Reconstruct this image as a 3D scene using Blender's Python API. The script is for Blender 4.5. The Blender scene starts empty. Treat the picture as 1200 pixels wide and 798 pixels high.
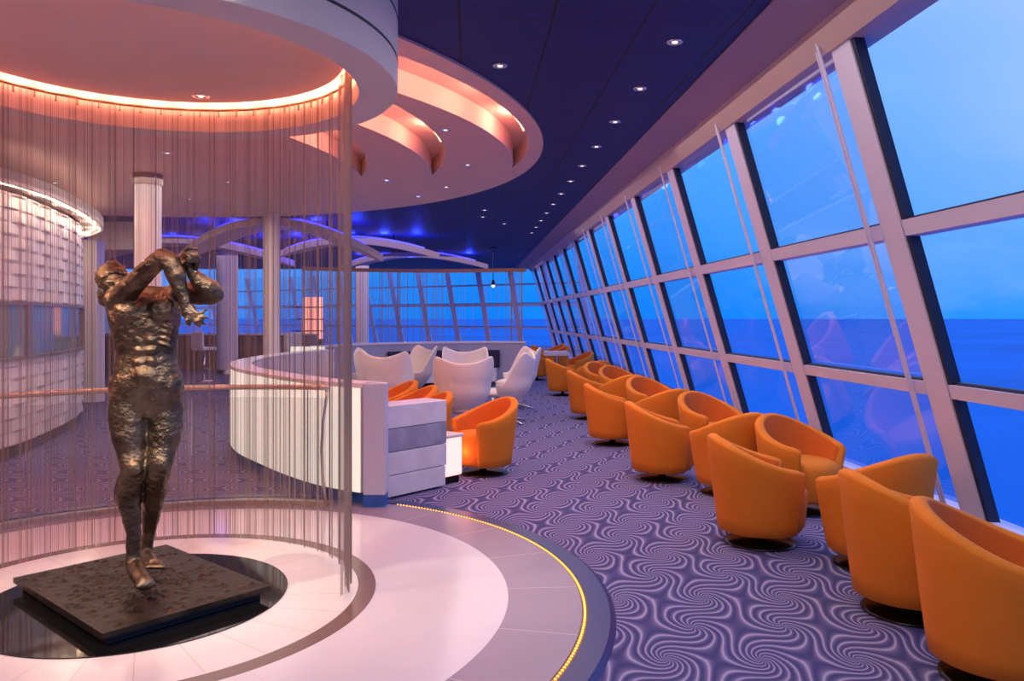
import bpy, bmesh, math, random
from mathutils import Vector, Matrix
R = math.radians; PI = math.pi
random.seed(7)
scn = bpy.context.scene
COL = scn.collection
# ---------------------------------------------------------------- camera
EYE = 1.55
cam_d = bpy.data.cameras.new('camera'); cam = bpy.data.objects.new('camera', cam_d); COL.objects.link(cam)
cam.location = (0, 0, EYE); cam.rotation_euler = (R(90), 0, 0)
cam_d.sensor_width = 36; cam_d.lens = 36*930/1200; cam_d.shift_y = -26/1200
cam_d.clip_start = 0.05; cam_d.clip_end = 60000
scn.camera = cam
# ---------------------------------------------------------------- exposure
scn.view_settings.view_transform = 'Standard'; scn.view_settings.look = 'None'
scn.view_settings.gamma = 1; scn.view_settings.use_curve_mapping = False
scn.view_settings.exposure = 0.32
# ---------------------------------------------------------------- sky
SKY = 0.88
COVE = 10
w = bpy.data.worlds.new('dusk_sky'); scn.world = w; w.use_nodes = True
nt = w.node_tree; nt.nodes.clear()
def nn(t, k, **kw):
    n = t.nodes.new(k)
    for a, b in kw.items(): setattr(n, a, b)
    return n
tc = nn(nt, 'ShaderNodeTexCoord'); sep = nn(nt, 'ShaderNodeSeparateXYZ')
nt.links.new(tc.outputs['Generated'], sep.inputs[0])
mr = nn(nt, 'ShaderNodeMapRange'); mr.inputs[1].default_value = -0.02; mr.inputs[2].default_value = 0.5
nt.links.new(sep.outputs['Z'], mr.inputs[0])
cr = nn(nt, 'ShaderNodeValToRGB'); nt.links.new(mr.outputs[0], cr.inputs[0])
e = cr.color_ramp.elements
e[0].position = 0; e[0].color = (0.02, 0.30, 1.15, 1)
e[1].position = 1; e[1].color = (0.33, 0.52, 1.35, 1)
for p, c in ((0.10, (0.05, 0.34, 1.2, 1)), (0.28, (0.20, 0.45, 1.3, 1)), (0.5, (0.28, 0.50, 1.35, 1))):
    q = e.new(p); q.color = c
mp = nn(nt, 'ShaderNodeMapping'); mp.inputs['Scale'].default_value = (1, 1, 2.6)
nt.links.new(tc.outputs['Generated'], mp.inputs[0])
no = nn(nt, 'ShaderNodeTexNoise'); no.inputs['Scale'].default_value = 3.2; no.inputs['Detail'].default_value = 6; no.inputs['Roughness'].default_value = 0.55
nt.links.new(mp.outputs[0], no.inputs[0])
c2 = nn(nt, 'ShaderNodeValToRGB'); nt.links.new(no.outputs[0], c2.inputs[0])
c2.color_ramp.elements[0].position = 0.50; c2.color_ramp.elements[1].position = 0.78
c2.color_ramp.elements[0].color = (0, 0, 0, 1); c2.color_ramp.elements[1].color = (.55, .55, .55, 1)
mx = nn(nt, 'ShaderNodeMixRGB'); mx.inputs[2].default_value = (0.46, 0.60, 1.3, 1)
nt.links.new(c2.outputs[0], mx.inputs[0]); nt.links.new(cr.outputs[0], mx.inputs[1])
# the sky dims towards the bow, away from the last light
dk = nn(nt, 'ShaderNodeMapRange'); dk.inputs[1].default_value = 0.80; dk.inputs[2].default_value = 1.0
dk.inputs[3].default_value = 0.0; dk.inputs[4].default_value = 1.0
nt.links.new(sep.outputs['Y'], dk.inputs[0])
hm = nn(nt, 'ShaderNodeMixRGB', blend_type='MULTIPLY'); hm.inputs[2].default_value = (.10, .68, .80, 1)
nt.links.new(dk.outputs[0], hm.inputs[0]); nt.links.new(mx.outputs[0], hm.inputs[1])
bg = nn(nt, 'ShaderNodeBackground'); nt.links.new(hm.outputs[0], bg.inputs[0]); bg.inputs[1].default_value = SKY
wo = nn(nt, 'ShaderNodeOutputWorld'); nt.links.new(bg.outputs[0], wo.inputs[0])
# ---------------------------------------------------------------- added room fill and statue lamps
def area(name, loc, sx, sy, power, col, rot=(0, 0, 0), spread=180):
    l = bpy.data.lights.new(name, 'AREA'); l.shape = 'RECTANGLE'; l.size = sx; l.size_y = sy
    l.energy = power; l.color = col; l.spread = R(spread)
    o = bpy.data.objects.new(name, l); o.location = loc; o.rotation_euler = rot; COL.objects.link(o); return o
def point(name, loc, power, col, rad=0.03):
    l = bpy.data.lights.new(name, 'POINT'); l.energy = power; l.color = col; l.shadow_soft_size = rad
    o = bpy.data.objects.new(name, l); o.location = loc; COL.objects.link(o); return o
def spot(name, loc, power, col, tgt=None, ang=70, blend=0.8, rad=0.04):
    l = bpy.data.lights.new(name, 'SPOT'); l.energy = power; l.color = col; l.spot_size = R(ang); l.spot_blend = blend; l.shadow_soft_size = rad
    o = bpy.data.objects.new(name, l); o.location = loc; COL.objects.link(o)
    if tgt: o.rotation_euler = (Vector(tgt)-Vector(loc)).to_track_quat('-Z', 'Y').to_euler()
    return o
WARM = (1.0, 0.80, 0.68); ROSE = (1.0, 0.74, 0.80)
area('added_ceiling_fill', (1.2, 4.5, 3.36), 1.6, 8, 62, (1.0, .84, .76))  # large soft areas added as ambient fill, standing in for groups of downlights
area('added_ceiling_fill', (0.3, 12.5, 3.36), 2.6, 8, 70, ROSE)
area('added_ceiling_fill', (-5.5, 11.0, 3.34), 5, 5, 110, WARM)
area('added_ceiling_fill', (-4.0, 19.5, 3.3), 9, 7, 110, ROSE)
area('added_ceiling_fill', (-3.5, 25.5, 3.3), 9, 3, 80, ROSE)  # extra fill added to brighten the far end
area('added_ceiling_fill', (-2.0, 0.6, 3.36), 3.5, 2.5, 105, (1.0, .84, .86))
spot('statue_lamp', (-1.2, 2.7, 3.36), 260, (1.0, .86, .72), (-2.0, 4.3, 1.1), 50)
spot('statue_lamp', (-3.6, 3.0, 3.36), 380, (1.0, .70, .45), (-2.1, 4.3, 1.2), 50)
# ---------------------------------------------------------------- materials
MATS = {}
def mat(name, col, rough=0.5, metal=0.0, spec=0.5, emit=None, es=1.0, noise=None, bump=0.0, bscale=60, coat=0.0, sheen=0.0):
    if name in MATS: return MATS[name]
    m = bpy.data.materials.new(name); m.use_nodes = True; t = m.node_tree; b = t.nodes['Principled BSDF']
    b.inputs['Base Color'].default_value = (*col, 1); b.inputs['Roughness'].default_value = rough
    b.inputs['Metallic'].default_value = metal; b.inputs['Specular IOR Level'].default_value = spec
    b.inputs['Coat Weight'].default_value = coat
    if sheen: b.inputs['Sheen Weight'].default_value = sheen
    if emit: b.inputs['Emission Color'].default_value = (*emit, 1); b.inputs['Emission Strength'].default_value = es
    tcn = nn(t, 'ShaderNodeTexCoord')
    if noise:
        sc, amt = noise
        n = nn(t, 'ShaderNodeTexNoise'); n.inputs['Scale'].default_value = sc; n.inputs['Detail'].default_value = 4
        t.links.new(tcn.outputs['Object'], n.inputs[0])
        r = nn(t, 'ShaderNodeValToRGB'); t.links.new(n.outputs[0], r.inputs[0])
        r.color_ramp.elements[0].position = .3; r.color_ramp.elements[1].position = .7
        r.color_ramp.elements[0].color = (*[max(0, c*(1-amt)) for c in col], 1); r.color_ramp.elements[1].color = (*[min(1, c*(1+amt)) for c in col], 1)
        t.links.new(r.outputs[0], b.inputs['Base Color'])
    if bump:
        n = nn(t, 'ShaderNodeTexNoise'); n.inputs['Scale'].default_value = bscale; n.inputs['Detail'].default_value = 3
        t.links.new(tcn.outputs['Object'], n.inputs[0])
        bp = nn(t, 'ShaderNodeBump'); bp.inputs['Strength'].default_value = bump; bp.inputs['Distance'].default_value = .01
        t.links.new(n.outputs[0], bp.inputs['Height']); t.links.new(bp.outputs[0], b.inputs['Normal'])
    MATS[name] = m; return m
white = mat('white_lacquer', (.72, .66, .68), .35)
rosy_lit = mat('rosy_lit_ceiling_paint', (.76, .53, .47), .7, noise=(2, .03))  # ceiling paint with the rosy bounce of the coves put into its colour
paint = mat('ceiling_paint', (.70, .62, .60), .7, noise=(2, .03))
mull = mat('mullion_paint', (.66, .60, .80), .45)
dark = mat('dark_gasket', (.008, .012, .04), .5)
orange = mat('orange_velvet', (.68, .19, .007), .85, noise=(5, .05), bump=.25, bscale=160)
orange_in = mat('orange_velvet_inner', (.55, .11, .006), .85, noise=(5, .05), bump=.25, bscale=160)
blackm = mat('black_metal', (.012, .011, .012), .25, .6)
chrome = mat('chrome', (.75, .75, .78), .18, 1.0)
steel = mat('brushed_steel', (.60, .52, .44), .28, 1.0)
cream = mat('cream_leather', (.74, .68, .66), .5, bump=.1, bscale=30)
navy = mat('navy_cushion', (.012, .012, .045), .7)
tile = None
glow_white = mat('backlit_panel', (.7, .7, .66), .4, emit=(1.0, .97, .82), es=.5)
salmon = mat('salmon_light_strip', (.9, .4, .3), .5, emit=(1.0, .36, .22), es=3.2)
lamp_glow = mat('downlight_bulb', (1, .9, .8), .4, emit=(1.0, .82, .7), es=1.2)
# bronze
def bronze_mat():
    m = bpy.data.materials.new('bronze'); m.use_nodes = True; t = m.node_tree; b = t.nodes['Principled BSDF']
    b.inputs['Metallic'].default_value = .9; b.inputs['Roughness'].default_value = .27
    tcn = nn(t, 'ShaderNodeTexCoord')
    n = nn(t, 'ShaderNodeTexNoise'); n.inputs['Scale'].default_value = 7; n.inputs['Detail'].default_value = 6
    t.links.new(tcn.outputs['Object'], n.inputs[0])
    r = nn(t, 'ShaderNodeValToRGB'); t.links.new(n.outputs[0], r.inputs[0])
    r.color_ramp.elements[0].position = .35; r.color_ramp.elements[0].color = (.07, .054, .04, 1)
    r.color_ramp.elements[1].position = .7; r.color_ramp.elements[1].color = (.21, .165, .115, 1)
    t.links.new(r.outputs[0], b.inputs['Base Color'])
    v = nn(t, 'ShaderNodeTexNoise'); v.inputs['Scale'].default_value = 34; v.inputs['Detail'].default_value = 5; v.inputs['Roughness'].default_value = .6
    t.links.new(tcn.outputs['Object'], v.inputs[0])
    bp = nn(t, 'ShaderNodeBump'); bp.inputs['Strength'].default_value = .8; bp.inputs['Distance'].default_value = .014
    t.links.new(v.outputs[0], bp.inputs['Height']); t.links.new(bp.outputs[0], b.inputs['Normal'])
    return m
bronze = bronze_mat()
def glass_mat(name, tint=(1, 1, 1), refl=1.0):
    m = bpy.data.materials.new(name); m.use_nodes = True; t = m.node_tree; t.nodes.clear()
    tr = nn(t, 'ShaderNodeBsdfTransparent'); tr.inputs[0].default_value = (*tint, 1)
    gl = nn(t, 'ShaderNodeBsdfGlossy'); gl.inputs['Roughness'].default_value = .02
    fr = nn(t, 'ShaderNodeFresnel'); fr.inputs[0].default_value = 1.45
    mu = nn(t, 'ShaderNodeMath', operation='MULTIPLY'); mu.inputs[1].default_value = refl
    t.links.new(fr.outputs[0], mu.inputs[0])
    mi = nn(t, 'ShaderNodeMixShader'); t.links.new(mu.outputs[0], mi.inputs[0])
    t.links.new(tr.outputs[0], mi.inputs[1]); t.links.new(gl.outputs[0], mi.inputs[2])
    o = nn(t, 'ShaderNodeOutputMaterial'); t.links.new(mi.outputs[0], o.inputs[0]); return m
glass = glass_mat('window_glass', (.95, .98, 1), .22)
bglass = glass_mat('balustrade_glass', (.93, .93, .94), 1.0)
# ---------------------------------------------------------------- mesh helpers
def link(o, parent=None):
    COL.objects.link(o)
    if parent is not None: o.parent = parent
    return o
def mesh(name, verts, faces, m, parent=None, smooth=False, mats=None, mi=None):
    me = bpy.data.meshes.new(name); me.from_pydata([tuple(v) for v in verts], [], faces); me.update()
    for x in (mats or [m]): me.materials.append(x)
    if mi: me.polygons.foreach_set('material_index', mi)
    if smooth: me.polygons.foreach_set('use_smooth', [True]*len(faces))
    bm = bmesh.new(); bm.from_mesh(me); bmesh.ops.recalc_face_normals(bm, faces=bm.faces); bm.to_mesh(me); bm.free()
    return link(bpy.data.objects.new(name, me), parent)
class MB:
    def __init__(s): s.v = []; s.f = []; s.mi = []
    def add(s, v, f, k=0):
        b = len(s.v); s.v += [Vector(x) for x in v]; s.f += [tuple(i+b for i in g) for g in f]; s.mi += [k]*len(f)
    def hexa(s, p, k=0):   # 8 points: bottom loop 4, top loop 4
        s.add(p, [(0, 3, 2, 1), (4, 5, 6, 7), (0, 1, 5, 4), (1, 2, 6, 5), (2, 3, 7, 6), (3, 0, 4, 7)], k)
    def box(s, c, d, rz=0, k=0):
        c = Vector(c); M = Matrix.Rotation(rz, 3, 'Z'); x, y, z = [q/2 for q in d]
        s.hexa([c+M @ Vector(q) for q in ((-x, -y, -z), (x, -y, -z), (x, y, -z), (-x, y, -z), (-x, -y, z), (x, -y, z), (x, y, z), (-x, y, z))], k)
    def tube(s, pts, rad, seg=8, k=0, closed=False):
        pts = [Vector(p) for p in pts]; n = len(pts); rr = rad if isinstance(rad, (list, tuple)) else [rad]*n
        vs = []; up = None
        for i, p in enumerate(pts):
            a = pts[i-1] if (i or closed) else p; b = pts[(i+1) % n] if (i < n-1 or closed) else p
            d = (b-a).normalized()
            if up is None: up = d.orthogonal().normalized()
            up = (up-d*up.dot(d)).normalized(); q = d.cross(up)
            vs += [p+(up*math.cos(2*PI*j/seg)+q*math.sin(2*PI*j/seg))*rr[i] for j in range(seg)]
        fs = []
        for i in range(n if closed else n-1):
            i2 = (i+1) % n
            fs += [(i*seg+j, i*seg+(j+1) % seg, i2*seg+(j+1) % seg, i2*seg+j) for j in range(seg)]
        if not closed: fs += [tuple(range(seg))[::-1], tuple(range((n-1)*seg, n*seg))]
        s.add(vs, fs, k)
    def lathe(s, prof, c=(0, 0, 0), seg=48, a0=0, a1=2*PI, k=0, close=False):
        full = abs(a1-a0-2*PI) < 1e-6; m = seg if full else seg+1; c = Vector(c); P = len(prof)
        vs = [c+Vector((r*math.cos(a0+(a1-a0)*i/seg), r*math.sin(a0+(a1-a0)*i/seg), z)) for i in range(m) for r, z in prof]
        fs = []
        for i in range(seg):
            j = (i+1) % m
            for q in range(P if close else P-1):
                q2 = (q+1) % P
                fs.append((i*P+q, j*P+q, j*P+q2, i*P+q2))
        if close and not full: fs += [tuple(range(P)), tuple((m-1)*P+q for q in range(P))[::-1]]
        s.add(vs, fs, k)
    def ell(s, c, r, M=None, seg=20, rings=12, k=0):
        c = Vector(c); M = M or Matrix.Identity(3); vs = []; fs = []
        for i in range(1, rings):
            th = PI*i/rings
            for j in range(seg):
                ph = 2*PI*j/seg
                vs.append(c+M @ Vector((r[0]*math.sin(th)*math.cos(ph), r[1]*math.sin(th)*math.sin(ph), r[2]*math.cos(th))))
        vs.append(c+M @ Vector((0, 0, r[2]))); vs.append(c+M @ Vector((0, 0, -r[2]))); T = len(vs)-2; Bm = T+1
        for i in range(rings-2):
            fs += [(i*seg+j, (i+1)*seg+j, (i+1)*seg+(j+1) % seg, i*seg+(j+1) % seg) for j in range(seg)]
        fs += [(T, j, (j+1) % seg) for j in range(seg)]
        b = (rings-2)*seg; fs += [(Bm, b+(j+1) % seg, b+j) for j in range(seg)]
        s.add(vs, fs, k)
    def prism(s, poly, z0, z1, k=0):
        n = len(poly); s.add([(x, y, z0) for x, y in poly]+[(x, y, z1) for x, y in poly],
              [tuple(range(n))[::-1], tuple(range(n, 2*n))]+[(i, (i+1) % n, n+(i+1) % n, n+i) for i in range(n)], k)
    def build(s, name, m, parent=None, smooth=False, mats=None):
        return mesh(name, s.v, s.f, m, parent, smooth, mats, s.mi if mats else None)
def tag(o, label=None, cat=None, group=None, kind=None):
    if label: o['label'] = label
    if cat: o['category'] = cat
    if group: o['group'] = group
    if kind: o['kind'] = kind
    return o
def empty(name, loc=(0, 0, 0), rz=0):
    o = bpy.data.objects.new(name, None); o.location = loc; o.rotation_euler = (0, 0, rz); o.empty_display_size = .1; COL.objects.link(o); return o
def bev(o, wd=.01, seg=2, ang=40):
    b = o.modifiers.new('bevel', 'BEVEL'); b.width = wd; b.segments = seg; b.limit_method = 'ANGLE'; b.angle_limit = R(ang); return o
def children(o): return [c for c in bpy.data.objects if c.parent == o]
def dup(root, loc, rz, label, group=None, scale=None):
    def cp(o, par):
        c = o.copy(); COL.objects.link(c); c.parent = par
        for ch in children(o): cp(ch, c)
        return c
    r = cp(root, None); r.location = loc; r.rotation_euler = (0, 0, rz); r['label'] = label
    if group: r['group'] = group
    if scale: r.scale = scale
    return r
def struct(o): o['kind'] = 'structure'; return o
# window-wall frame: s along the hall, t across towards the windows
DX, DY = -0.0559, 0.99844
def W(s, t, z): return Vector((s*DX+t*DY, s*DY-t*DX, z))
def tw(z): return 2.66+.29*(2.10-z)
S0, S1 = -2.6, 28.6
CEIL = 3.42
CX, CY = -2.05, 4.35
# ================================================================ SETTING
# ---- sea
sm = mat('sea_water', (.0, .20, .60), .75, spec=.15, noise=(.004, .12))
b = MB(); b.add([(-40000, -40000, -32), (40000, -40000, -32), (40000, 40000, -32), (-40000, 40000, -32)], [(0, 1, 2, 3)])
tag(b.build('sea', sm), 'deep blue open sea reaching to the horizon', 'sea', kind='structure')
# ---- carpet
def carpet_mat():
    m = bpy.data.materials.new('swirl_carpet'); m.use_nodes = True; t = m.node_tree; b = t.nodes['Principled BSDF']
    b.inputs['Roughness'].default_value = .95; b.inputs['Specular IOR Level'].default_value = .1
    L = t.links.new
    def M(op, a, c=None, d=None):
        n = nn(t, 'ShaderNodeMath', operation=op)
        for i, q in enumerate((a, c, d)):
            if q is None: continue
            if isinstance(q, (int, float)): n.inputs[i].default_value = q
            else: L(q, n.inputs[i])
        return n.outputs[0]
    tcn = nn(t, 'ShaderNodeTexCoord')
    wn = nn(t, 'ShaderNodeTexNoise'); wn.inputs['Scale'].default_value = 1.3; L(tcn.outputs['Object'], wn.inputs[0])
    s = nn(t, 'ShaderNodeSeparateXYZ'); L(tcn.outputs['Object'], s.inputs[0])
    wob = M('MULTIPLY', M('SUBTRACT', wn.outputs[0], .5), .9)
    PP = 1.9
    x = M('ADD', M('MULTIPLY', M('ADD', s.outputs[0], M('MULTIPLY', s.outputs[1], .10)), PI/.44), wob)
    yy = M('ADD', M('MULTIPLY', s.outputs[1], 1/.40), M('MULTIPLY', wob, .3))     # rows
    y = M('MULTIPLY', M('MULTIPLY', M('SUBTRACT', M('FRACT', M('ADD', M('MULTIPLY', yy, .5), 100.5)), .5), 2.0), PP)
    def row(cy, sx):
        xs = M('SUBTRACT', x, sx); yc = M('SUBTRACT', y, cy)
        ar = M('ARCTAN2', M('MULTIPLY', M('COSINE', xs), M('SINH', yc)), M('MULTIPLY', M('SINE', xs), M('COSH', yc)))
        ln = M('MULTIPLY', M('LOGARITHM', M('ADD', M('SUBTRACT', M('COSH', M('MULTIPLY', yc, 2.0)), M('COSINE', M('MULTIPLY', xs, 2.0))), .03), math.e), .5)
        return ar, ln
    a0, l0 = row(0, 0); a1, l1 = row(PP, .4*PI); a2, l2 = row(-PP, .4*PI)
    th = M('SUBTRACT', a0, M('ADD', a1, a2)); u = M('SUBTRACT', l0, M('ADD', l1, l2))
    u0 = M('MULTIPLY', M('ADD', u, 1.5*PP-.69), 1.15)
    sg = M('DIVIDE', 1.0, M('ADD', 1.0, M('EXPONENT', M('MULTIPLY', u0, -1.0))))
    ph = M('ADD', M('MULTIPLY', th, 10.0), M('MULTIPLY', sg, 66.0))
    a = M('POWER', M('MULTIPLY_ADD', M('SINE', ph), .5, .5), 1.2)
    fine = M('MULTIPLY_ADD', M('SINE', M('MULTIPLY', ph, 2.0)), .5, .5)
    v = M('MULTIPLY_ADD', fine, .14, M('MULTIPLY', a, .86))
    r = nn(t, 'ShaderNodeValToRGB'); L(v, r.inputs[0]); e = r.color_ramp.elements
    e[0].position = 0.05; e[0].color = (.040, .044, .14, 1); e[1].position = .97; e[1].color = (.29, .275, .42, 1)
    q = e.new(.5); q.color = (.085, .08, .20, 1); q = e.new(.80); q.color = (.14, .13, .27, 1)
    pile = nn(t, 'ShaderNodeTexNoise'); pile.inputs['Scale'].default_value = 260; L(tcn.outputs['Object'], pile.inputs[0])
    mxn = nn(t, 'ShaderNodeMixRGB', blend_type='MULTIPLY'); mxn.inputs[0].default_value = .35; L(r.outputs[0], mxn.inputs[1]); L(pile.outputs[1], mxn.inputs[2])
    L(r.outputs[0], mxn.inputs[1])
    gm = nn(t, 'ShaderNodeHueSaturation'); gm.inputs['Value'].default_value = 1.25; L(r.outputs[0], gm.inputs['Color']); L(gm.outputs[0], b.inputs['Base Color'])
    bp = nn(t, 'ShaderNodeBump'); bp.inputs['Strength'].default_value = .3; bp.inputs['Distance'].default_value = .004; L(v, bp.inputs['Height']); L(bp.outputs[0], b.inputs['Normal'])
    return m
FLOOR = [(-22, -2.6), tuple(W(S0, tw(0)+.05, 0))[:2], tuple(W(S1, tw(0)+.05, 0))[:2], (-22, 46)]
b = MB(); b.prism([(-22, -2.6), (3.6, -2.6), (3.6, 45), (-22, 45)], -.12, 0)
struct(b.build('floor', carpet_mat()))
# ---- round platform floor
def tile_mat(name, col, nseg, rings, gcol, rough, gw=.006):
    m = bpy.data.materials.new(name); m.use_nodes = True; t = m.node_tree; bb = t.nodes['Principled BSDF']
    bb.inputs['Roughness'].default_value = rough; L = t.links.new
    tcn = nn(t, 'ShaderNodeTexCoord'); s = nn(t, 'ShaderNodeSeparateXYZ'); L(tcn.outputs['Object'], s.inputs[0])
    def M(op, a, c=None):
        n = nn(t, 'ShaderNodeMath', operation=op)
        for i, q in enumerate((a, c)):
            if q is None: continue
            if isinstance(q, (int, float)): n.inputs[i].default_value = q
            else: L(q, n.inputs[i])
        return n.outputs[0]
    th = M('DIVIDE', M('ARCTAN2', s.outputs[1], s.outputs[0]), 2*PI/nseg)
    fr = M('ABSOLUTE', M('SUBTRACT', M('FRACT', M('ADD', th, 100.25)), .5))
    rr = M('SQRT', M('ADD', M('MULTIPLY', s.outputs[0], s.outputs[0]), M('MULTIPLY', s.outputs[1], s.outputs[1])))
    line = M('LESS_THAN', M('MULTIPLY', M('MULTIPLY', fr, rr), 2*PI/nseg), gw/2)
    n2 = nn(t, 'ShaderNodeTexNoise'); n2.inputs['Scale'].default_value = 1.5; n2.inputs['Detail'].default_value = 5; L(tcn.outputs['Object'], n2.inputs[0])
    rp = nn(t, 'ShaderNodeValToRGB'); L(n2.outputs[0], rp.inputs[0])
    rp.color_ramp.elements[0].position = .3; rp.color_ramp.elements[0].color = (*[c*.92 for c in col], 1); rp.color_ramp.elements[1].position = .7; rp.color_ramp.elements[1].color = (*col, 1)
    mi = nn(t, 'ShaderNodeMixRGB'); L(line, mi.inputs[0]); L(rp.outputs[0], mi.inputs[1]); mi.inputs[2].default_value = (*gcol, 1)
    L(mi.outputs[0], bb.inputs['Base Color']); return m
t_white = tile_mat('pale_stone_tiles', (.68, .68, .74), 26, 1, (.55, .48, .49), .16, .005)
t_white2 = tile_mat('pale_stone_outer', (.66, .66, .76), 6, 1, (.60, .54, .58), .13, .004)
t_mauve = tile_mat('mauve_stone_ring', (.27, .225, .33), 22, 1, (.45, .38, .44), .22, .006)
t_ring = mat('brown_stone_ring', (.16, .10, .10), .2)
def ring(name, r0, r1, z, m, h=.03, seg=160):
    b = MB(); b.lathe([(r0, z-h), (r1, z-h), (r1, z), (r0, z)] if r0 > 0 else [(0.0001, z), (r1, z), (r1, z-h)], seg=seg, close=r0 > 0)
    o = b.build(name, m); o.location = (CX, CY, 0); return o
PZ = .02
struct(ring('floor_1', 0, 1.185, PZ, t_white)); struct(ring('floor_2', 1.185, 1.285, PZ, t_ring))
struct(ring('floor_3', 1.285, 2.03, PZ, t_white2)); struct(ring('floor_4', 2.03, 2.425, PZ, t_mauve))
nos = mat('dark_blue_nosing', (.008, .018, .14), .3)
b = MB(); b.lathe([(2.455, -.01), (2.60, -.01), (2.60, .002), (2.57, .02), (2.455, .02)], seg=160, close=True)
o = b.build('trim_1', nos); o.location = (CX, CY, 0); struct(o)
# amber step light
strip = empty('step_light_strip', (CX, CY, 0))
tag(strip, 'curved strip of tiny amber step lights along the platform edge', 'light strip')
b = MB(); b.lathe([(2.425, .004), (2.455, .004), (2.455, .017), (2.425, .017)], seg=160, a0=R(-70), a1=R(63), close=True); b.build('channel', mat('amber_channel', (.25, .1, .03), .4, .5), strip)
am = mat('amber_led', (1, .5, .1), .4, emit=(1.0, .40, .05), es=3)
b = MB(); a = R(-66)
while a < R(63):
    b.ell((2.44*math.cos(a), 2.44*math.sin(a), .019), (.0065, .0065, .005), seg=6, rings=4); a += .0125
o = b.build('light_bead', am, strip); o['kind'] = 'stuff'
# ---- black disc inlay
o = ring('black_glass_disc', 0, .79, .026, mat('black_glass', (.006, .006, .007), .06), h=.006)
tag(o, 'glossy black round disc inlaid in the pale floor under the statue', 'disc')
# ---- ceiling with circular opening for soffit
K = 1.85/1.6
SOF = (-4.81*K, 7.47*K, 5.1*K); SZ = 3.40
def ceiling_mat():
    m = bpy.data.materials.new('navy_ceiling_panels'); m.use_nodes = True; t = m.node_tree; bb = t.nodes['Principled BSDF']
    L = t.links.new
    tcn = nn(t, 'ShaderNodeTexCoord'); mp = nn(t, 'ShaderNodeMapping'); mp.inputs['Rotation'].default_value = (0, 0, -math.atan2(-DX, DY))
    mp.inputs['Location'].default_value = (.05, .085, 0)
    L(tcn.outputs['Object'], mp.inputs[0])
    s = nn(t, 'ShaderNodeSeparateXYZ'); L(mp.outputs[0], s.inputs[0])
    def M(op, a, c=None):
        n = nn(t, 'ShaderNodeMath', operation=op)
        for i, q in enumerate((a, c)):
            if q is None: continue
            if isinstance(q, (int, float)): n.inputs[i].default_value = q
            else: L(q, n.inputs[i])
        return n.outputs[0]
    def ln(o, p, wd): return M('LESS_THAN', M('ABSOLUTE', M('SUBTRACT', M('FRACT', M('ADD', M('DIVIDE', o, p), 100.5)), .5)), wd/p/2)
    lines = M('MAXIMUM', ln(s.outputs[0], .58, .016), ln(s.outputs[1], .56, .010))
    mi = nn(t, 'ShaderNodeMixRGB'); L(lines, mi.inputs[0]); mi.inputs[1].default_value = (.0008, .015, .150, 1); mi.inputs[2].default_value = (.001, .001, .006, 1)
    L(mi.outputs[0], bb.inputs['Base Color']); bb.inputs['Roughness'].default_value = .5
    bb.inputs['Specular IOR Level'].default_value = .3
    return m
cm = ceiling_mat()
seg = 120; cr_ = SOF[2]-.06
hole = [(SOF[0]+cr_*math.cos(2*PI*i/seg), SOF[1]+cr_*math.sin(2*PI*i/seg)) for i in range(seg)]
YF = 30.2
def edge_hit(ang):   # outward ray to the rectangle
    x0, y0, x1, y1 = -22, -2.6, 4.0, YF; dx, dy = math.cos(ang), math.sin(ang); ts = []
    den = dx-(DX/DY)*dy
    if den > 1e-9: ts.append((2.45+(DX/DY)*SOF[1]-SOF[0])/den)
    if dx < -1e-9: ts.append((x0-SOF[0])/dx)
    if dy > 1e-9: ts.append((y1-SOF[1])/dy)
    if dy < -1e-9: ts.append((y0-SOF[1])/dy)
    q = min(ts); return (SOF[0]+dx*q, SOF[1]+dy*q)
outer = [edge_hit(2*PI*i/seg) for i in range(seg)]
b = MB(); vs = [(x, y, CEIL) for x, y in hole]+[(x, y, CEIL) for x, y in outer]
fs = [(i, (i+1) % seg, seg+(i+1) % seg, seg+i) for i in range(seg)]
# fill corners left by the ray fan
for (x, y) in ((-22, -2.6), (2.45+2.6*.056, -2.6), (2.45-YF*.056, YF), (-22, YF)):
    a = math.atan2(y-SOF[1], x-SOF[0]) % (2*PI); i = int(a/(2*PI)*seg) % seg
    vs.append((x, y, CEIL)); fs.append((seg+i, seg+(i+1) % seg, len(vs)-1))
b.add(vs, fs); struct(b.build('ceiling', cm))
b = MB(); b.add([(-13, 1, 3.9), (1.4, 1, 3.9), (1.4, 16, 3.9), (-13, 16, 3.9)], [(0, 1, 2, 3)]); struct(b.build('ceiling_1', paint))
# ---- soffit disc with three crescent coves
def circle_pts(cx, cy, r, n=160): return [(cx+r*math.cos(2*PI*i/n), cy+r*math.sin(2*PI*i/n)) for i in range(n)]
def crescent(up, low):
    (ux, uy, ur), (lx, ly, lr) = up, low
    d = math.hypot(lx-ux, ly-uy); a = (ur*ur-lr*lr+d*d)/(2*d); hh = math.sqrt(max(0, ur*ur-a*a))
    ex, ey = (lx-ux)/d, (ly-uy)/d; mx_, my_ = ux+a*ex, uy+a*ey
    P1 = (mx_-hh*ey, my_+hh*ex); P2 = (mx_+hh*ey, my_-hh*ex)
    def arc(c, r, p, q, n=70):
        a0 = math.atan2(p[1]-c[1], p[0]-c[0]); a1 = math.atan2(q[1]-c[1], q[0]-c[0])
        # take the arc that lies near the camera side (through -y/+x)
        da = (a1-a0) % (2*PI)
        mid = a0+da/2
        mp_ = (c[0]+r*math.cos(mid), c[1]+r*math.sin(mid))
        if (mp_[0]-mx_)*ex+(mp_[1]-my_)*ey > 0: da -= 2*PI
        return [(c[0]+r*math.cos(a0+da*i/n), c[1]+r*math.sin(a0+da*i/n)) for i in range(n+1)]
    A = arc((ux, uy), ur, P1, P2); B = arc((lx, ly), lr, P2, P1)
    return A, B
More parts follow.
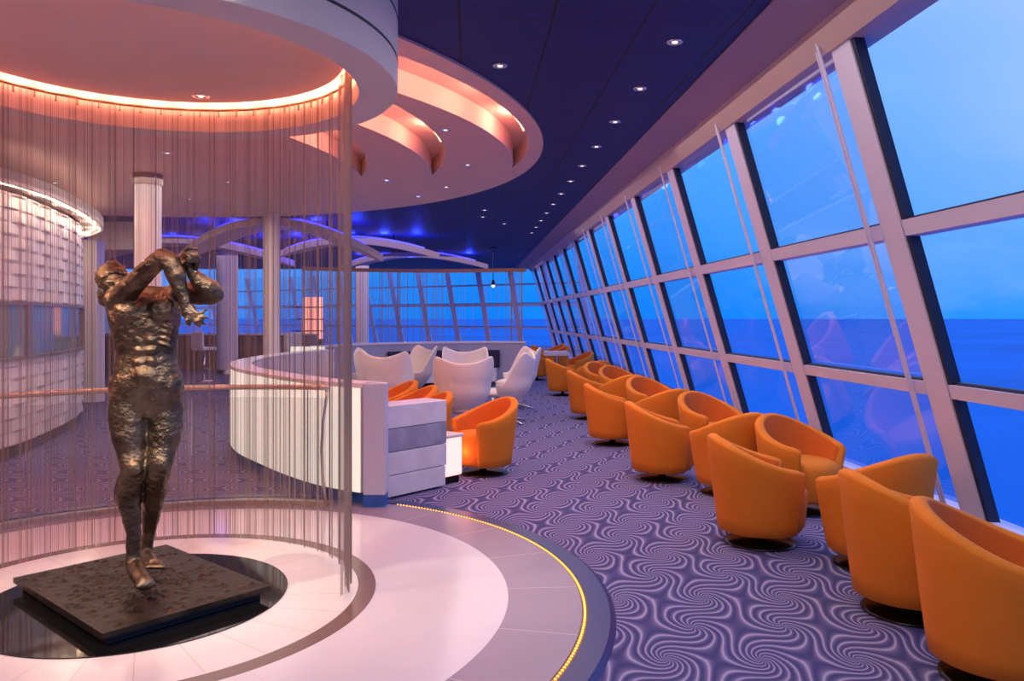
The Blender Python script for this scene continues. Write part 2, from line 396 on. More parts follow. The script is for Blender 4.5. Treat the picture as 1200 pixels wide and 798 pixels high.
ups = [(-4.068*K, 7.356*K, 4.22*K), (-4.96*K, 7.384*K, 4.329*K), (-5.86*K, 7.40*K, 4.44*K)]
lows = [(-4.245*K, 8.148*K, 4.256*K), (-5.35*K, 8.40*K, 4.48*K), (-6.45*K, 8.62*K, 4.76*K)]
def bool_mesh(base, cutters):
    for c in cutters:
        md = base.modifiers.new('cut', 'BOOLEAN'); md.operation = 'DIFFERENCE'; md.solver = 'EXACT'; md.object = c
    dg = bpy.context.evaluated_depsgraph_get(); dg.update()
    me = bpy.data.meshes.new_from_object(base.evaluated_get(dg)); base.modifiers.clear(); base.data = me
    for c in cutters: bpy.data.objects.remove(c)
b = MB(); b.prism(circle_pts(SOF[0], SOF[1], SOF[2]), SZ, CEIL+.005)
disc = b.build('ceiling_2', rosy_lit)
b = MB(); b.prism(circle_pts(SOF[0], SOF[1], SOF[2]-.05), CEIL-.001, 3.80); disc2 = b.build('ceiling_3', rosy_lit)
cres = [crescent(u, l) for u, l in zip(ups, lows)]
for dd in (disc, disc2):
    cut = []
    for A, B_ in cres:
        b = MB(); b.prism(A[:-1]+B_[:-1], SZ-.2, 3.60); cut.append(b.build('cutter', paint))
    bool_mesh(dd, cut); struct(dd)
for k, (A, B_) in enumerate(cres):
    cl = empty('cove_light', (B_[35][0], B_[35][1], 0))
    tag(cl, ['outermost crescent ceiling cove glowing salmon pink', 'middle crescent ceiling cove glowing salmon pink', 'innermost crescent ceiling cove glowing pink beside the string curtain'][k], 'cove light', 'crescent cove lights in the round ceiling soffit')
    off = Vector((B_[35][0], B_[35][1], 0)); cxx, cyy, rr_ = ups[k]
    def inn(q, g): dv = Vector((cxx-q[0], cyy-q[1], 0)).normalized()*g; return (q[0]+dv.x, q[1]+dv.y)
    b = MB(); b.tube([Vector((*inn(q, .035), 3.455))-off for q in A[8:-8]], .012, 6); b.build('light_tube', salmon, cl)
    n = 16
    for j in range(n):
        q = A[int(9+(len(A)-19)*j/(n-1))]; p = inn(q, .10)
        point('cove_lamp', (p[0], p[1], 3.50), COVE, (1.0, .36, .24), .05)
# ---- drum over the statue
dr = empty('trim_2', (CX, CY, 0)); struct(dr)
b = MB()
ro = 1.41
b.lathe([(1.19, 3.40), (1.19, 2.85), (ro-.004, 2.85), (ro, 2.856), (ro, 3.00), (ro-.014, 3.00), (ro-.014, 3.014), (ro, 3.014), (ro, 3.235), (ro-.014, 3.235), (ro-.014, 3.249), (ro, 3.249), (ro, 3.43)], seg=128)
o = b.build('drum_wall', paint, dr, smooth=True)
m_ = o.modifiers.new('e', 'EDGE_SPLIT'); m_.split_angle = R(30)
b = MB(); b.lathe([(ro-.012, 2.999), (ro+.0015, 2.999), (ro+.0015, 3.015), (ro-.012, 3.015)], seg=128, close=True)
b.lathe([(ro-.012, 3.234), (ro+.0015, 3.234), (ro+.0015, 3.250), (ro-.012, 3.250)], seg=128, close=True); b.build('shadow_gap', dark, dr)
b = MB(); b.lathe([(0.001, 3.03), (1.105, 3.03), (1.11, 3.035), (1.11, 3.06), (0.001, 3.06)], seg=128); b.build('inner_panel', rosy_lit, dr)
b = MB(); b.lathe([(0.001, 3.41), (1.19, 3.41)], seg=96); b.build('top_panel', paint, dr)
b = MB(); b.tube([(1.165*math.cos(2*PI*i/96), 1.165*math.sin(2*PI*i/96), 3.09) for i in range(96)], .012, 6, closed=True); b.build('light_tube', salmon, dr)
for i in range(36):
    a = 2*PI*i/36; point('drum_lamp', (CX+1.13*math.cos(a), CY+1.13*math.sin(a), 3.075), 2.8, (1.0, .30, .16), .04)
# ---- right window wall
names = 0
def window(name, P, s0, s1, mw, zs, rails, guides=True, dk=1):
    """one bay: mullion at its near end, rails across, glass; P(s,t,z) is the wall frame, zs=(sill, head)"""
    z0, z1 = zs
    f = MB(); def_t = tw
    def slab(sa, sb, za, zb, ti, to, k=0):   # leaning slab: ti,to are offsets from the glass plane
        f.hexa([P(sa, def_t(za)+ti, za), P(sb, def_t(za)+ti, za), P(sb, def_t(za)+to, za), P(sa, def_t(za)+to, za),
                P(sa, def_t(zb)+ti, zb), P(sb, def_t(zb)+ti, zb), P(sb, def_t(zb)+to, zb), P(sa, def_t(zb)+to, zb)], k)
    slab(s0+.035, s0+mw, z0, z1, 0, .07)
    slab(s0, s0+.035, z0, z1, .012, .08, dk)
    for zr, hh in rails:
        slab(s0+mw, s1, zr-hh/2, zr+hh/2, -.01, .10)
        slab(s0+mw, s1, zr+hh/2, zr+hh/2+.018, .03, .09, 1)
    slab(s0+mw, s1, z0, z0+.05, 0, .07)
    o = f.build(name, mull, mats=[mull, dark]); struct(o)
    g = MB(); g.add([P(s0+mw-.01, def_t(z0)+.06, z0), P(s1+.01, def_t(z0)+.06, z0), P(s1+.01, def_t(z1)+.06, z1), P(s0+mw-.01, def_t(z1)+.06, z1)], [(0, 1, 2, 3)])
    g.build('glass_pane', glass, o)
    if guides:
        h = MB(); sg = s0+mw+.05
        h.tube([P(sg, def_t(z0)-.07, z0+.02), P(sg, def_t(z1)-.07, z1+.06)], .011, 8)
        h.tube([P(sg+.07, def_t(z0)-.05, z0+.02), P(sg+.07, def_t(z1)-.05, z1+.06)], .009, 8)
        h.build('blind_guide', mull, o)
    return o
wn_ = 1
for n in range(-4, 12):
    s0 = 4.69+2.1*n
    if s0 < S0-1.5: continue
    window('window_%d' % wn_, W, s0, min(s0+2.1, S1), .27, (.25, 3.27), ((2.10, .095), (1.10, .085))); wn_ += 1
b = MB()
def prof_wall(bm_, prof, P, a, c):
    n = len(prof); bm_.add([P(a, t, z) for t, z in prof]+[P(c, t, z) for t, z in prof], [(i, (i+1) % n, n+(i+1) % n, n+i) for i in range(n)]+[tuple(range(n)), tuple(range(n, 2*n))[::-1]])
prof_wall(b, [(tw(.25)-.06, 0), (tw(.25)-.06, .25), (tw(.25)+.25, .25), (tw(.25)+.25, 0)], W, S0, S1); struct(b.build('wall_right', mull))
b = MB(); prof_wall(b, [(1.79, CEIL-.012), (2.19, 3.385), (2.6, 3.385), (2.6, CEIL+.1), (1.79, CEIL+.1)], W, S0, S1+.3); struct(b.build('trim_3', mat('mauve_soffit', (.42, .27, .32), .6)))
b = MB(); prof_wall(b, [(2.185, 3.384), (tw(3.26)-.015, 3.255), (tw(3.26)+.2, 3.255), (tw(3.26)+.2, 3.384)], W, S0, S1+.3); struct(b.build('trim_4', mat('pelmet_paint', (.62, .45, .42), .5)))
# ---- far window wall, oblique
c0 = W(S1, 0, 0); fdx, fdy = -.85, .527
base = W(S1, tw(2.1), 0)
def WF(s, t, z):  # s to the left along the wall, t outward
    return Vector((base.x+s*fdx+(t-tw(2.1))*(-fdy)*-1, base.y+s*fdy+(t-tw(2.1))*(-fdx), z))
for n in range(-1, 15):
    s0 = 1.43*n-.4
    window('window_%d' % wn_, WF, s0, s0+1.43, .20, (.25, 3.38), ((2.78, .04), (2.05, .11), (1.20, .06)), guides=False, dk=0); wn_ += 1
b = MB(); prof_wall(b, [(tw(.25)-.06, 0), (tw(.25)-.06, .25), (tw(.25)+.25, .25), (tw(.25)+.25, 0)], WF, -1.6, 22); struct(b.build('wall_back', mull))
# ---- walls behind and left (closing the room)
b = MB(); b.box((-9, -2.65, 1.9), (28, .1, 4)); struct(b.build('wall_front', mat('warm_wall', (.45, .33, .32), .7)))
b = MB(); b.box((-22.05, 21, 1.9), (.1, 48, 4)); struct(b.build('wall_left', mat('warm_wall', (.45, .33, .32), .7)))
# ---- curved textured feature wall
def spline(P, n=12):
    out = []
    for i in range(len(P)-1):
        p0 = Vector(P[max(0, i-1)]); p1 = Vector(P[i]); p2 = Vector(P[i+1]); p3 = Vector(P[min(len(P)-1, i+2)])
        for j in range(n):
            t = j/n; out.append(.5*((2*p1)+(-p0+p2)*t+(2*p0-5*p1+4*p2-p3)*t*t+(-p0+3*p1-3*p2+p3)*t**3))
    out.append(Vector(P[-1])); return out
FW = spline([(-6.1, 4.6), (-5.62, 6.6), (-5.5, 8.5), (-5.78, 9.9), (-6.3, 11.5), (-6.95, 12.75), (-7.9, 13.7), (-9.2, 14.4), (-11, 14.8)], 24)
def resample(P, step):
    out = [P[0]]; acc = 0
    for a, c in zip(P[:-1], P[1:]):
        L_ = (c-a).length; d = step-acc
        while d <= L_: out.append(a+(c-a)*(d/L_)); d += step
        acc = (acc+L_) % step
    return out
FWp = resample(FW, .055)
def nrm(P, i):
    d = (P[min(i+1, len(P)-1)]-P[max(i-1, 0)]).normalized(); return Vector((d.y, -d.x))
tw_m = mat('textured_tile_wall', (.60, .55, .58), .45, bump=.15, bscale=12)
th_ = .145; tl = .44   # tile height and length
zsn = 152; zb, zt = .14, 2.93
b = MB(); vs = []; n = len(FWp)
# window opening indices: arc-length range and z range
def relief(sx, z):
    row = int((z-zb)/th_); fx = ((sx/tl)+(.5 if row % 2 else 0)) % 1; fz = ((z-zb)/th_) % 1
    return .036*math.sin(PI*fx)**.8*(1-fz)*min(1, fz*9)*(1 if (int((sx/tl)+(.5 if row % 2 else 0))+row) % 2 else .45)
for i in range(n):
    nv = nrm(FWp, i)
    for j in range(zsn+1):
        z = zb+(zt-zb)*j/zsn; q = FWp[i]+nv*relief(i*.055, min(z, zt-1e-4)); vs.append((q.x, q.y, z))
def inwin(i, j):
    y = FWp[i].y; z = zb+(zt-zb)*(j+.5)/zsn
    return 6.0 < y < 11.75 and 1.10 < z < 1.70 and FWp[i].x > -7
fs = [(i*(zsn+1)+j, (i+1)*(zsn+1)+j, (i+1)*(zsn+1)+j+1, i*(zsn+1)+j+1) for i in range(n-1) for j in range(zsn) if not inwin(i, j)]
b.add(vs, fs); fw = struct(b.build('wall_1', tw_m))
widx = [i for i in range(n) if 5.95 < FWp[i].y < 11.8 and FWp[i].x > -7]
def ribbon(bm_, idx, o0, o1, z0, z1, P=FWp):
    """solid following the wall path between offsets o0..o1 and heights z0..z1"""
    vs = []
    for i in idx:
        nv = nrm(P, i)
        for o_, z in ((o0, z0), (o1, z0), (o1, z1), (o0, z1)): q = P[i]+nv*o_; vs.append((q.x, q.y, z))
    m_ = len(idx); fs = [(i*4+j, (i+1)*4+j, (i+1)*4+(j+1) % 4, i*4+(j+1) % 4) for i in range(m_-1) for j in range(4)]+[(0, 1, 2, 3), tuple((m_-1)*4+k for k in (3, 2, 1, 0))]
    bm_.add(vs, fs)
win = empty('window_%d' % wn_, (FWp[widx[0]].x, FWp[widx[0]].y, 0)); struct(win); woff = -Vector((FWp[widx[0]].x, FWp[widx[0]].y, 0))
fr_m = mat('window_frame_steel', (.30, .25, .27), .35, .7)
b = MB(); ribbon(b, widx, -.02, .065, 1.70, 1.735); ribbon(b, widx, -.02, .065, 1.085, 1.125); ribbon(b, widx[-2:], -.02, .065, 1.10, 1.72)
b.v = [v+woff for v in b.v]; b.build('window_frame', fr_m, win)
b = MB(); ribbon(b, widx, .015, .02, 1.11, 1.71); b.v = [v+woff for v in b.v]; b.build('glass_pane', mat('dim_interior_glass', (.16, .22, .27), .08, spec=.8), win)
b = MB(); q_ = [i for i in widx if 9.0 < FWp[i].y < 9.06][:1] or [widx[len(widx)//2]]; ribbon(b, [q_[0], q_[0]+1], .015, .045, 1.11, 1.71); b.v = [v+woff for v in b.v]; b.build('mullion', fr_m, win)
b = MB(); ribbon(b, range(n), -.1, -.03, 0, .2); struct(b.build('baseboard_left', mat('plinth_brown', (.10, .08, .08), .3)))
b = MB(); ribbon(b, range(n), .0, .30, 2.98, 3.08); ribbon(b, range(n), .26, .30, 2.94, 3.08); struct(b.build('trim_5', paint))
b = MB(); ribbon(b, range(n), .16, .19, 2.955, 2.978); o = b.build('cove_light', mat('warm_strip', (1, .8, .6), .4, emit=(1.0, .66, .42), es=4), None)
tag(o, 'warm light strip grazing the top of the textured curved wall', 'light strip')
for i in range(20, n-8, 16):
    q = FWp[i]+nrm(FWp, i)*.17; point('wall_wash_lamp', (q.x, q.y, 2.93), 4, (1.0, .72, .5), .03)
# pier and header behind
b = MB(); b.box((-7.80, 14.8, 1.5), (.26, .3, 3.0)); struct(b.build('wall_2', white))
b = MB(); b.box((-7.75, 15.6, 3.15), (.9, .5, .54)); struct(b.build('trim_6', paint))
# ================================================================ COLUMNS
def column(x, y, r, top, label, cap=False):
    c = empty('column', (x, y, 0)); tag(c, label, 'column', 'round white columns')
    b = MB(); b.lathe([(r, 0), (r, top)], seg=40); b.build('shaft', white, c, smooth=True)
    if cap:
        b = MB(); b.lathe([(r+.012, top-.14), (r+.012, top)], seg=40); b.lathe([(r+.012, top-.14), (r, top-.14)], seg=40); b.build('capital', mat('steel_collar', (.35, .28, .28), .35, .8), c, smooth=True)
    b = MB(); b.lathe([(r+.015, 0), (r+.015, .12), (r, .12)], seg=40); b.build('base', steel, c, smooth=True)
    return c
column(-4.68, 10.2, .165, SZ, 'round white column with a dark steel collar behind the statue', True)
column(-4.34, 14.35, .15, SZ, 'slim pale column rising behind the backlit counter')
column(-8.0, 22.3, .29, CEIL, 'thick white column right of the statue, far back beyond the carpet')
column(-5.0, 26.5, .22, CEIL, 'thin white column behind the far string curtain')
# ================================================================ DOWNLIGHTS
def downlight_proto():
    r = empty('downlight'); b = MB(); b.lathe([(.034, .0), (.036, -.006), (.052, -.006), (.056, 0)], seg=24); b.build('trim_ring', chrome, r, smooth=True)
    b = MB(); b.ell((0, 0, .0), (.022, .022, .010), seg=12, rings=6); b.build('bulb', lamp_glow, r, smooth=True)
    return r
dl0 = downlight_proto(); tag(dl0, 'x', 'downlight'); first = [True]
def downlight(x, y, z, label, group):
    if first[0]:
        first[0] = False; dl0.location = (x, y, z); dl0['label'] = label; dl0['group'] = group; return dl0
    return dup(dl0, (x, y, z), 0, label, group)
g1 = 'downlights in the dark navy ceiling beside the windows'
ords = ['nearest', 'second', 'third', 'fourth', 'fifth', 'sixth', 'seventh', 'eighth', 'ninth', 'tenth', 'eleventh', 'twelfth']
for i in range(12):
    p = W(5.3+1.09*i, 1.40, CEIL)
    downlight(p.x, p.y, p.z-.001, '%s small round downlight in the row along the window soffit%s' % (ords[i], '' if i == 0 else ', counting away from the viewer'), g1)
for i, p in enumerate([(586, 77), (568, 246), (566, 254), (591, 262)]):
    zd = 1.87*930/(373-p[1]); downlight((p[0]-600)/930*zd, zd, CEIL-.001, ['small round downlight in the navy ceiling above the salmon soffit edge', 'far downlight in the navy ceiling past the soffit, nearer one', 'far downlight in the navy ceiling past the soffit, farther one', 'farthest small downlight in the navy ceiling between soffit and windows'][i], 'downlights in the navy ceiling near the round soffit')
lab = ['downlight in the soffit left of the drum, above the statue arm', 'downlight in the grey soffit at far left above the tiled wall', 'downlight in the grey soffit right of the tall collared column', 'downlight in the grey soffit between the column and its right neighbour', 'downlight between the two outer glowing crescents, nearer one', 'downlight between the two outer glowing crescents, farther one', 'downlight on the soffit inside the middle glowing crescent', 'downlight near the far rim of the round soffit', 'leftmost downlight near the far rim of the round soffit']
for i, p in enumerate([(196, 179), (64, 214), (267, 213), (222, 233), (522, 152), (548, 193), (453, 211), (523, 219), (490, 230)]):
    zd = 1.85*930/(373-p[1]); downlight((p[0]-600)/930*zd, zd, SZ-.001, lab[i], 'downlights in the round soffit')
downlight(CX-.02, 5.28, 3.029, 'single downlight in the rosy ceiling panel inside the drum', 'downlight inside the drum')
# room spots at some of the fixtures
for i in (0, 2, 4, 6, 9):
    p = W(5.3+1.09*i, 1.40, CEIL-.04); spot('downlight_beam', p, 70, WARM, (p.x, p.y, 0), 95)
# ================================================================ TUB CHAIRS
def tub_proto():
    r = empty('tub_chair')
    gap = R(50); n = 52; rim = []
    def zr(a):  # a = angle from the front
        k = min(1, max(0, (abs(a)-gap)/(PI-gap))); k = k*k*(3-2*k); return .545+.205*k
    prof_n = 0; vs = []; inner = []
    cols = []
    for i in range(n+1):
        a = gap+(2*PI-2*gap)*i/n; az = a if a <= PI else 2*PI-a
        h = zr(az); e = 0
        # softly rounded arm fronts
        d_end = min(i, n-i)/n; th = .078
        if d_end < .03: th *= .72+.28*(d_end/.03); h -= .018*(1-d_end/.03)
        P_ = []
        Rb, Rt = .275, .345
        for q in range(7): u = q/6; P_.append((Rb+(Rt-Rb)*u**.9, .10+(h-.03-.10)*u))
        for q in range(1, 6): u = PI*q/6; P_.append((Rt-th/2+math.cos(u)*th/2, h-.03+math.sin(u)*.03))
        for q in range(5): u = q/4; P_.append((Rt-th-(.06)*u, h-.03-(h-.03-.30)*u))
        P_.append((.12, .28)); P_.append((.12, .115)); P_.append((Rb-.02, .092))
        cols.append([(rr*math.cos(a)*1.04, rr*math.sin(a), z) for rr, z in P_])
    m_ = len(cols[0]); vs = [p for c in cols for p in c]; fs = []; mi = []
    for i in range(n):
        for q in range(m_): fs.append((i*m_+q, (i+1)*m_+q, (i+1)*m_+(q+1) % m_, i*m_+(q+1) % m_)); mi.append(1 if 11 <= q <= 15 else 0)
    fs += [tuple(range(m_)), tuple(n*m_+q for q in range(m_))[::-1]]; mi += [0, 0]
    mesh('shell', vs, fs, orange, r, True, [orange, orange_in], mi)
    # seat with rounded nose
    b = MB(); rings = [(.255, .105), (.275, .14), (.29, .30), (.29, .36), (.275, .395), (.24, .415), (.12, .425), (.0, .427)]
    vs = []; sg = 40
    for rr, z in rings:
        for j in range(sg):
            a = 2*PI*j/sg; x = rr*math.cos(a)*(1.08 if math.cos(a) > 0 else .9); y = rr*math.sin(a)*.93; vs.append((x, y, z))
    fs = [(i*sg+j, i*sg+(j+1) % sg, (i+1)*sg+(j+1) % sg, (i+1)*sg+j) for i in range(len(rings)-1) for j in range(sg)]+[tuple(range(sg))[::-1]]
    mesh('seat', vs, fs, orange, r, True)
    b = MB(); b.lathe([(.001, .105), (.035, .105), (.035, .035), (.05, .03), (.23, .018), (.245, .008), (.245, 0), (.001, 0)], seg=48)
    o = b.build('swivel_base', blackm, r, smooth=True); o['label'] = 'black round swivel base'
    return r
tub = tub_proto(); tag(tub, 'x', 'armchair')
# (x, y, facing angle, label)
GR = 'orange tub chairs along the windows'
TC = [
 (2.10, 3.40, -28, 'nearest orange tub chair, cut off by the right edge of the photo', GR),
 (2.11, 4.20, 0, 'second nearest orange tub chair, facing the window, overlapping the nearest one', GR),
 (2.28, 4.99, 112, 'orange tub chair by the glass, back to the viewer, just behind the second nearest chair', GR),
 (1.72, 5.50, -2, 'third orange tub chair from the front, whole curved back and round base in view', GR),
 (2.33, 6.42, 300, 'orange tub chair by the glass with its dark curved inside showing, nearest such one', GR),
 (1.93, 7.05, 112, 'orange tub chair half hidden left of the nearest one with its inside showing', GR),
 (1.45, 7.67, 0, 'orange tub chair standing furthest into the aisle in the middle of the row', GR),
 (2.13, 8.5, 300, 'orange tub chair by the glass with its inside showing, second from the front', GR),
 (1.78, 9.35, 112, 'orange tub chair squeezed behind the middle aisle chair', GR),
 (1.24, 9.80, 2, 'orange tub chair on the aisle side just past the middle of the row', GR),
 (1.90, 10.8, 300, 'orange tub chair by the glass with its inside showing, third from the front', GR),
 (1.62, 11.65, 112, 'orange tub chair in the far half of the row, back turned to the viewer', GR),
 (1.20, 12.3, 8, 'orange tub chair on the aisle side, second last before the far end', GR),
 (1.80, 13.3, 300, 'orange tub chair by the glass with its inside showing, fourth from the front', GR),
 (1.66, 14.5, 300, 'small looking orange tub chair with its inside showing near the far end by the glass', GR),
 (1.58, 15.4, 112, 'small looking orange tub chair behind the last aisle chair', GR),
 (1.02, 16.0, 5, 'last orange tub chair on the aisle side, near the far white table', GR),
 (-.29, 7.95, 212, 'single orange tub chair facing left beside the glowing side table', 'orange tub chairs beside the marble console'),
 (-.99, 8.6, 205, 'orange tub chair behind the marble console, nearest the aisle of the nested three', 'orange tub chairs beside the marble console'),
 (-1.23, 9.4, 205, 'orange tub chair behind the marble console, middle of the nested three', 'orange tub chairs beside the marble console'),
 (-1.56, 10.2, 205, 'orange tub chair behind the marble console, innermost of the nested three', 'orange tub chairs beside the marble console'),
 (1.62, 19.2, 200, 'far orange tub chair right of the white table', 'far orange tub chairs at the end of the hall'),
 (.62, 20.0, 0, 'far orange tub chair just right of the grey partition, front one', 'far orange tub chairs at the end of the hall'),
 (.85, 22.0, 0, 'far orange tub chair just right of the grey partition, second in the cluster', 'far orange tub chairs at the end of the hall'),
 (1.30, 22.7, 200, 'far orange tub chair in the cluster, turned towards the glass', 'far orange tub chairs at the end of the hall'),
 (.95, 24.5, 0, 'far orange tub chair in the cluster, third one back', 'far orange tub chairs at the end of the hall'),
 (1.35, 25.2, 200, 'far orange tub chair deepest in the cluster by the glass', 'far orange tub chairs at the end of the hall'),
]
for i, (x, y, a, l, g) in enumerate(TC):
    if i == 0: tub.location = (x, y, 0); tub.rotation_euler = (0, 0, R(a)); tub['label'] = l; tub['group'] = g
    else: dup(tub, (x, y, 0), R(a), l, g)
# ================================================================ EGG CHAIRS
def egg_proto():
    r = empty('wing_chair')
    n = 48; m_ = 16; A0 = R(118); th = .045
    def zrim(a):
        a = abs(a)/A0   # 0 back centre, 1 front of the arms
        if a < .42: return .97+.10*(a/.42)**2
        k = min(1, (a-.42)/.42); k = k*k*(3-2*k); return 1.07-.47*k
    def rad(u, a):     # u 0 bottom .. 1 rim
        z = .30+u*(zrim(a)-.30)
        base_ = .15+.26*math.sin(min(1, (z-.28)/.40)*PI/2)
        wing = .07*max(0, (z-.62)/.45)**1.5*math.exp(-((abs(a)/A0-.45)/.22)**2)
        slim = -.03*math.exp(-((z-.66)/.12)**2)
        return base_+wing+slim, z
    outr, inn = [], []
    for i in range(n+1):
        a = -A0+2*A0*i/n
        for j in range(m_+1):
            rr, z = rad(j/m_, a); c, s_ = -math.cos(a), math.sin(a)
            outr.append(((rr*c)*.92-.04*(z-.4), rr*s_, z)); ri = rr-th; inn.append(((ri*c)*.92-.04*(z-.4), ri*s_, z-.012))
    N = len(outr); vs = outr+inn; fs = []
    q = m_+1
    for i in range(n):
        for j in range(m_):
            a_ = i*q+j; fs.append((a_, a_+q, a_+q+1, a_+1)); fs.append((N+a_, N+a_+1, N+a_+q+1, N+a_+q))
        a_ = i*q+m_; fs.append((a_, a_+q, N+a_+q, N+a_)); a_ = i*q; fs.append((a_, N+a_, N+a_+q, a_+q))
    for j in range(m_):
        fs.append((j, j+1, N+j+1, N+j)); a_ = n*q+j; fs.append((a_, N+a_, N+a_+1, a_+1))
    o = mesh('shell', vs, fs, cream, r, True); sb = o.modifiers.new('s', 'SUBSURF'); sb.levels = 1; sb.render_levels = 1
    b = MB(); b.ell((.10, 0, .44), (.28, .26, .075), seg=28, rings=12); b.build('seat_cushion', cream, r, smooth=True)
    b = MB(); b.ell((.0, 0, .34), (.20, .19, .07), seg=24, rings=10); b.build('seat_pan', cream, r, smooth=True)
    b = MB(); b.tube([(0, 0, .28), (0, 0, .05)], .022, 12)
    for k in range(4):
        a = PI/4+k*PI/2; b.tube([(0, 0, .06), (.16*math.cos(a), .16*math.sin(a), .05), (.33*math.cos(a), .33*math.sin(a), .012)], [.022, .018, .011], 8)
    b.build('star_base', chrome, r, smooth=True)
    return r
egg = egg_proto(); tag(egg, 'x', 'armchair')
EC = [(-.66, 10.6, 97, 'large white wing chair seen from behind, in the centre of the lounge group'),
      (-.05, 11.8, 172, 'white wing chair in side view facing left at the aisle edge of the lounge group'),
      (-.78, 13.5, -82, 'white wing chair facing the viewer just behind the large central one'),
      (-1.87, 12.3, 75, 'white wing chair seen from behind, nearest in the left half of the lounge group'),
      (-2.25, 13.3, 15, 'leftmost white wing chair, side of its wing toward the viewer'),
      (-1.80, 14.4, 215, 'white wing chair at the back left, in front of the grey partition'),
      (.08, 13.7, 200, 'white wing chair behind the side view one, at the right end of the partition')]
for i, (x, y, a, l) in enumerate(EC):
    if i == 0: egg.location = (x, y, 0); egg.rotation_euler = (0, 0, R(a)); egg['label'] = l; egg['group'] = 'white wing chairs in the lounge'
    else: dup(egg, (x, y, 0), R(a), l, 'white wing chairs in the lounge')
# low lounge tables
def low_table(x, y, label, r=.3, h=.42):
    t = empty('lounge_table', (x, y, 0)); tag(t, label, 'table', 'round lounge tables')
    b = MB(); b.lathe([(.001, h), (r, h), (r, h-.03), (.001, h-.03)], seg=36); b.build('tabletop', mat('pale_top', (.55, .58, .72), .2), t)
    b = MB(); b.lathe([(.03, h-.03), (.03, .03), (.2, .012), (.2, 0), (.001, 0)], seg=28); b.build('pedestal', chrome, t, smooth=True)
low_table(-.30, 12.7, 'round pale low table between the white wing chairs')
low_table(-1.2, 11.85, 'round low table left of the big white wing chair')
# far white table
t = empty('lounge_table', (1.12, 20.2, 0)); tag(t, 'far white oblong table beside the last orange chairs', 'table')
b = MB(); b.box((0, 0, .66), (.62, .7, .1)); bev(b.build('tabletop', white, t), .01); b = MB(); b.tube([(0, 0, .61), (0, 0, .02)], .03, 10); b.lathe([(.001, .03), (.2, .02), (.2, 0)], seg=24); b.build('pedestal', chrome, t)
# ================================================================ BACKLIT COUNTER
CT = spline([(-1.22, 6.47), (-1.60, 6.74), (-1.97, 7.14), (-2.38, 7.68), (-2.93, 8.5), (-3.34, 9.5), (-3.52, 10.5), (-3.55, 11.6), (-3.45, 12.7), (-3.2, 13.6)], 12)
CTp = resample(CT, .06)
ct = empty('reception_counter', (CTp[0].x, CTp[0].y, 0)); tag(ct, 'curved white counter with backlit front panels, sweeping behind the string curtain', 'counter')
co = -Vector((CTp[0].x, CTp[0].y, 0)); nC = len(CTp)
def cbuild(name, m, idx, o0, o1, z0, z1, parent=ct, off=co):
    b = MB(); ribbon(b, idx, o0, o1, z0, z1, CTp); b.v = [v+off for v in b.v]; return b.build(name, m, parent)
# outward normal on this path (heading away and left) points to +x side, so the lit face is at negative offset
cbuild('body', white, range(nC), -.02, .20, .13, .985)
cbuild('countertop', mat('counter_white', (.80, .76, .78), .25), range(nC), -.035, .215, .985, 1.02)
cbuild('plinth', mat('blue_plinth', (.02, .10, .42), .4), range(nC), .05, .16, 0, .13)
pstep = 11; i = 0
while i < nC-2:
    j = min(nC-1, i+pstep); cbuild('light_panel', glow_white, range(i, j+1) if j < nC-1 else range(i, nC), -.034, -.021, .135, .98)
    if i:
        q = CTp[i]-nrm(CTp, i)*.030; b = MB(); dd_ = CTp[i+1]-CTp[i-1]; b.box((q.x+co.x, q.y+co.y, .557), (.010, .014, .845), math.atan2(dd_.y, dd_.x)); b.build('panel_joint', dark, ct)
    i = j
# end block of the counter
b = MB(); d0 = CTp[0]; b.box((d0.x+.105, d0.y+.03, .57), (.18, .16, .90), R(0)); b.v = [v+co for v in b.v]; bev(b.build('end_panel', mat('pale_blue_panel', (.50, .52, .68), .35), ct), .004)
b = MB(); b.box((d0.x+.105, d0.y+.03, .06), (.18, .15, .12)); b.v = [v+co for v in b.v]; b.build('end_plinth', mat('blue_plinth', (.02, .10, .42), .4), ct)
# marble console
ma = mat('white_marble', (.68, .65, .74), .3, noise=(5, .08)); mg = mat('grey_marble', (.30, .31, .44), .3, noise=(6, .18))
con = empty('marble_console', (-1.07, 6.74, 0)); tag(con, 'low banded marble console with white and grey stripes at the end of the counter', 'console')
p0 = Vector((0, 0)); p1 = Vector((.47, .55)); nb = Vector((-.18, .18)).normalized()
bands = [(.02, .20, ma, .02), (.205, .40, ma, 0), (.405, .60, mg, 0), (.605, .80, ma, 0)]
for z0, z1, mm, ins in bands:
    b = MB(); a = p0; c = p1*(1-ins); b.prism([(a.x, a.y), (c.x, c.y), (c.x+nb.x*.30, c.y+nb.y*.30), (a.x+nb.x*.30, a.y+nb.y*.30)], z0, z1); bev(b.build('stone_band', mm, con), .006)
# glowing side table
t = empty('light_table', (-.63, 7.52, 0), R(49)); tag(t, 'small glowing pink white cube table between console and orange chair', 'table')
b = MB(); b.box((0, 0, .25), (.23, .23, .36)); bev(b.build('shade', mat('pink_glow', (.9, .7, .65), .4, emit=(1.0, .50, .42), es=1.0), t), .02, 3)
b = MB(); b.box((0, 0, .445), (.25, .25, .03)); bev(b.build('tabletop', white, t), .006); b = MB(); b.box((0, 0, .035), (.18, .18, .07)); b.build('base', blackm, t)
point('side_table_lamp', (-.47, 7.68, .25), 1.6, (1.0, .32, .22), .1)
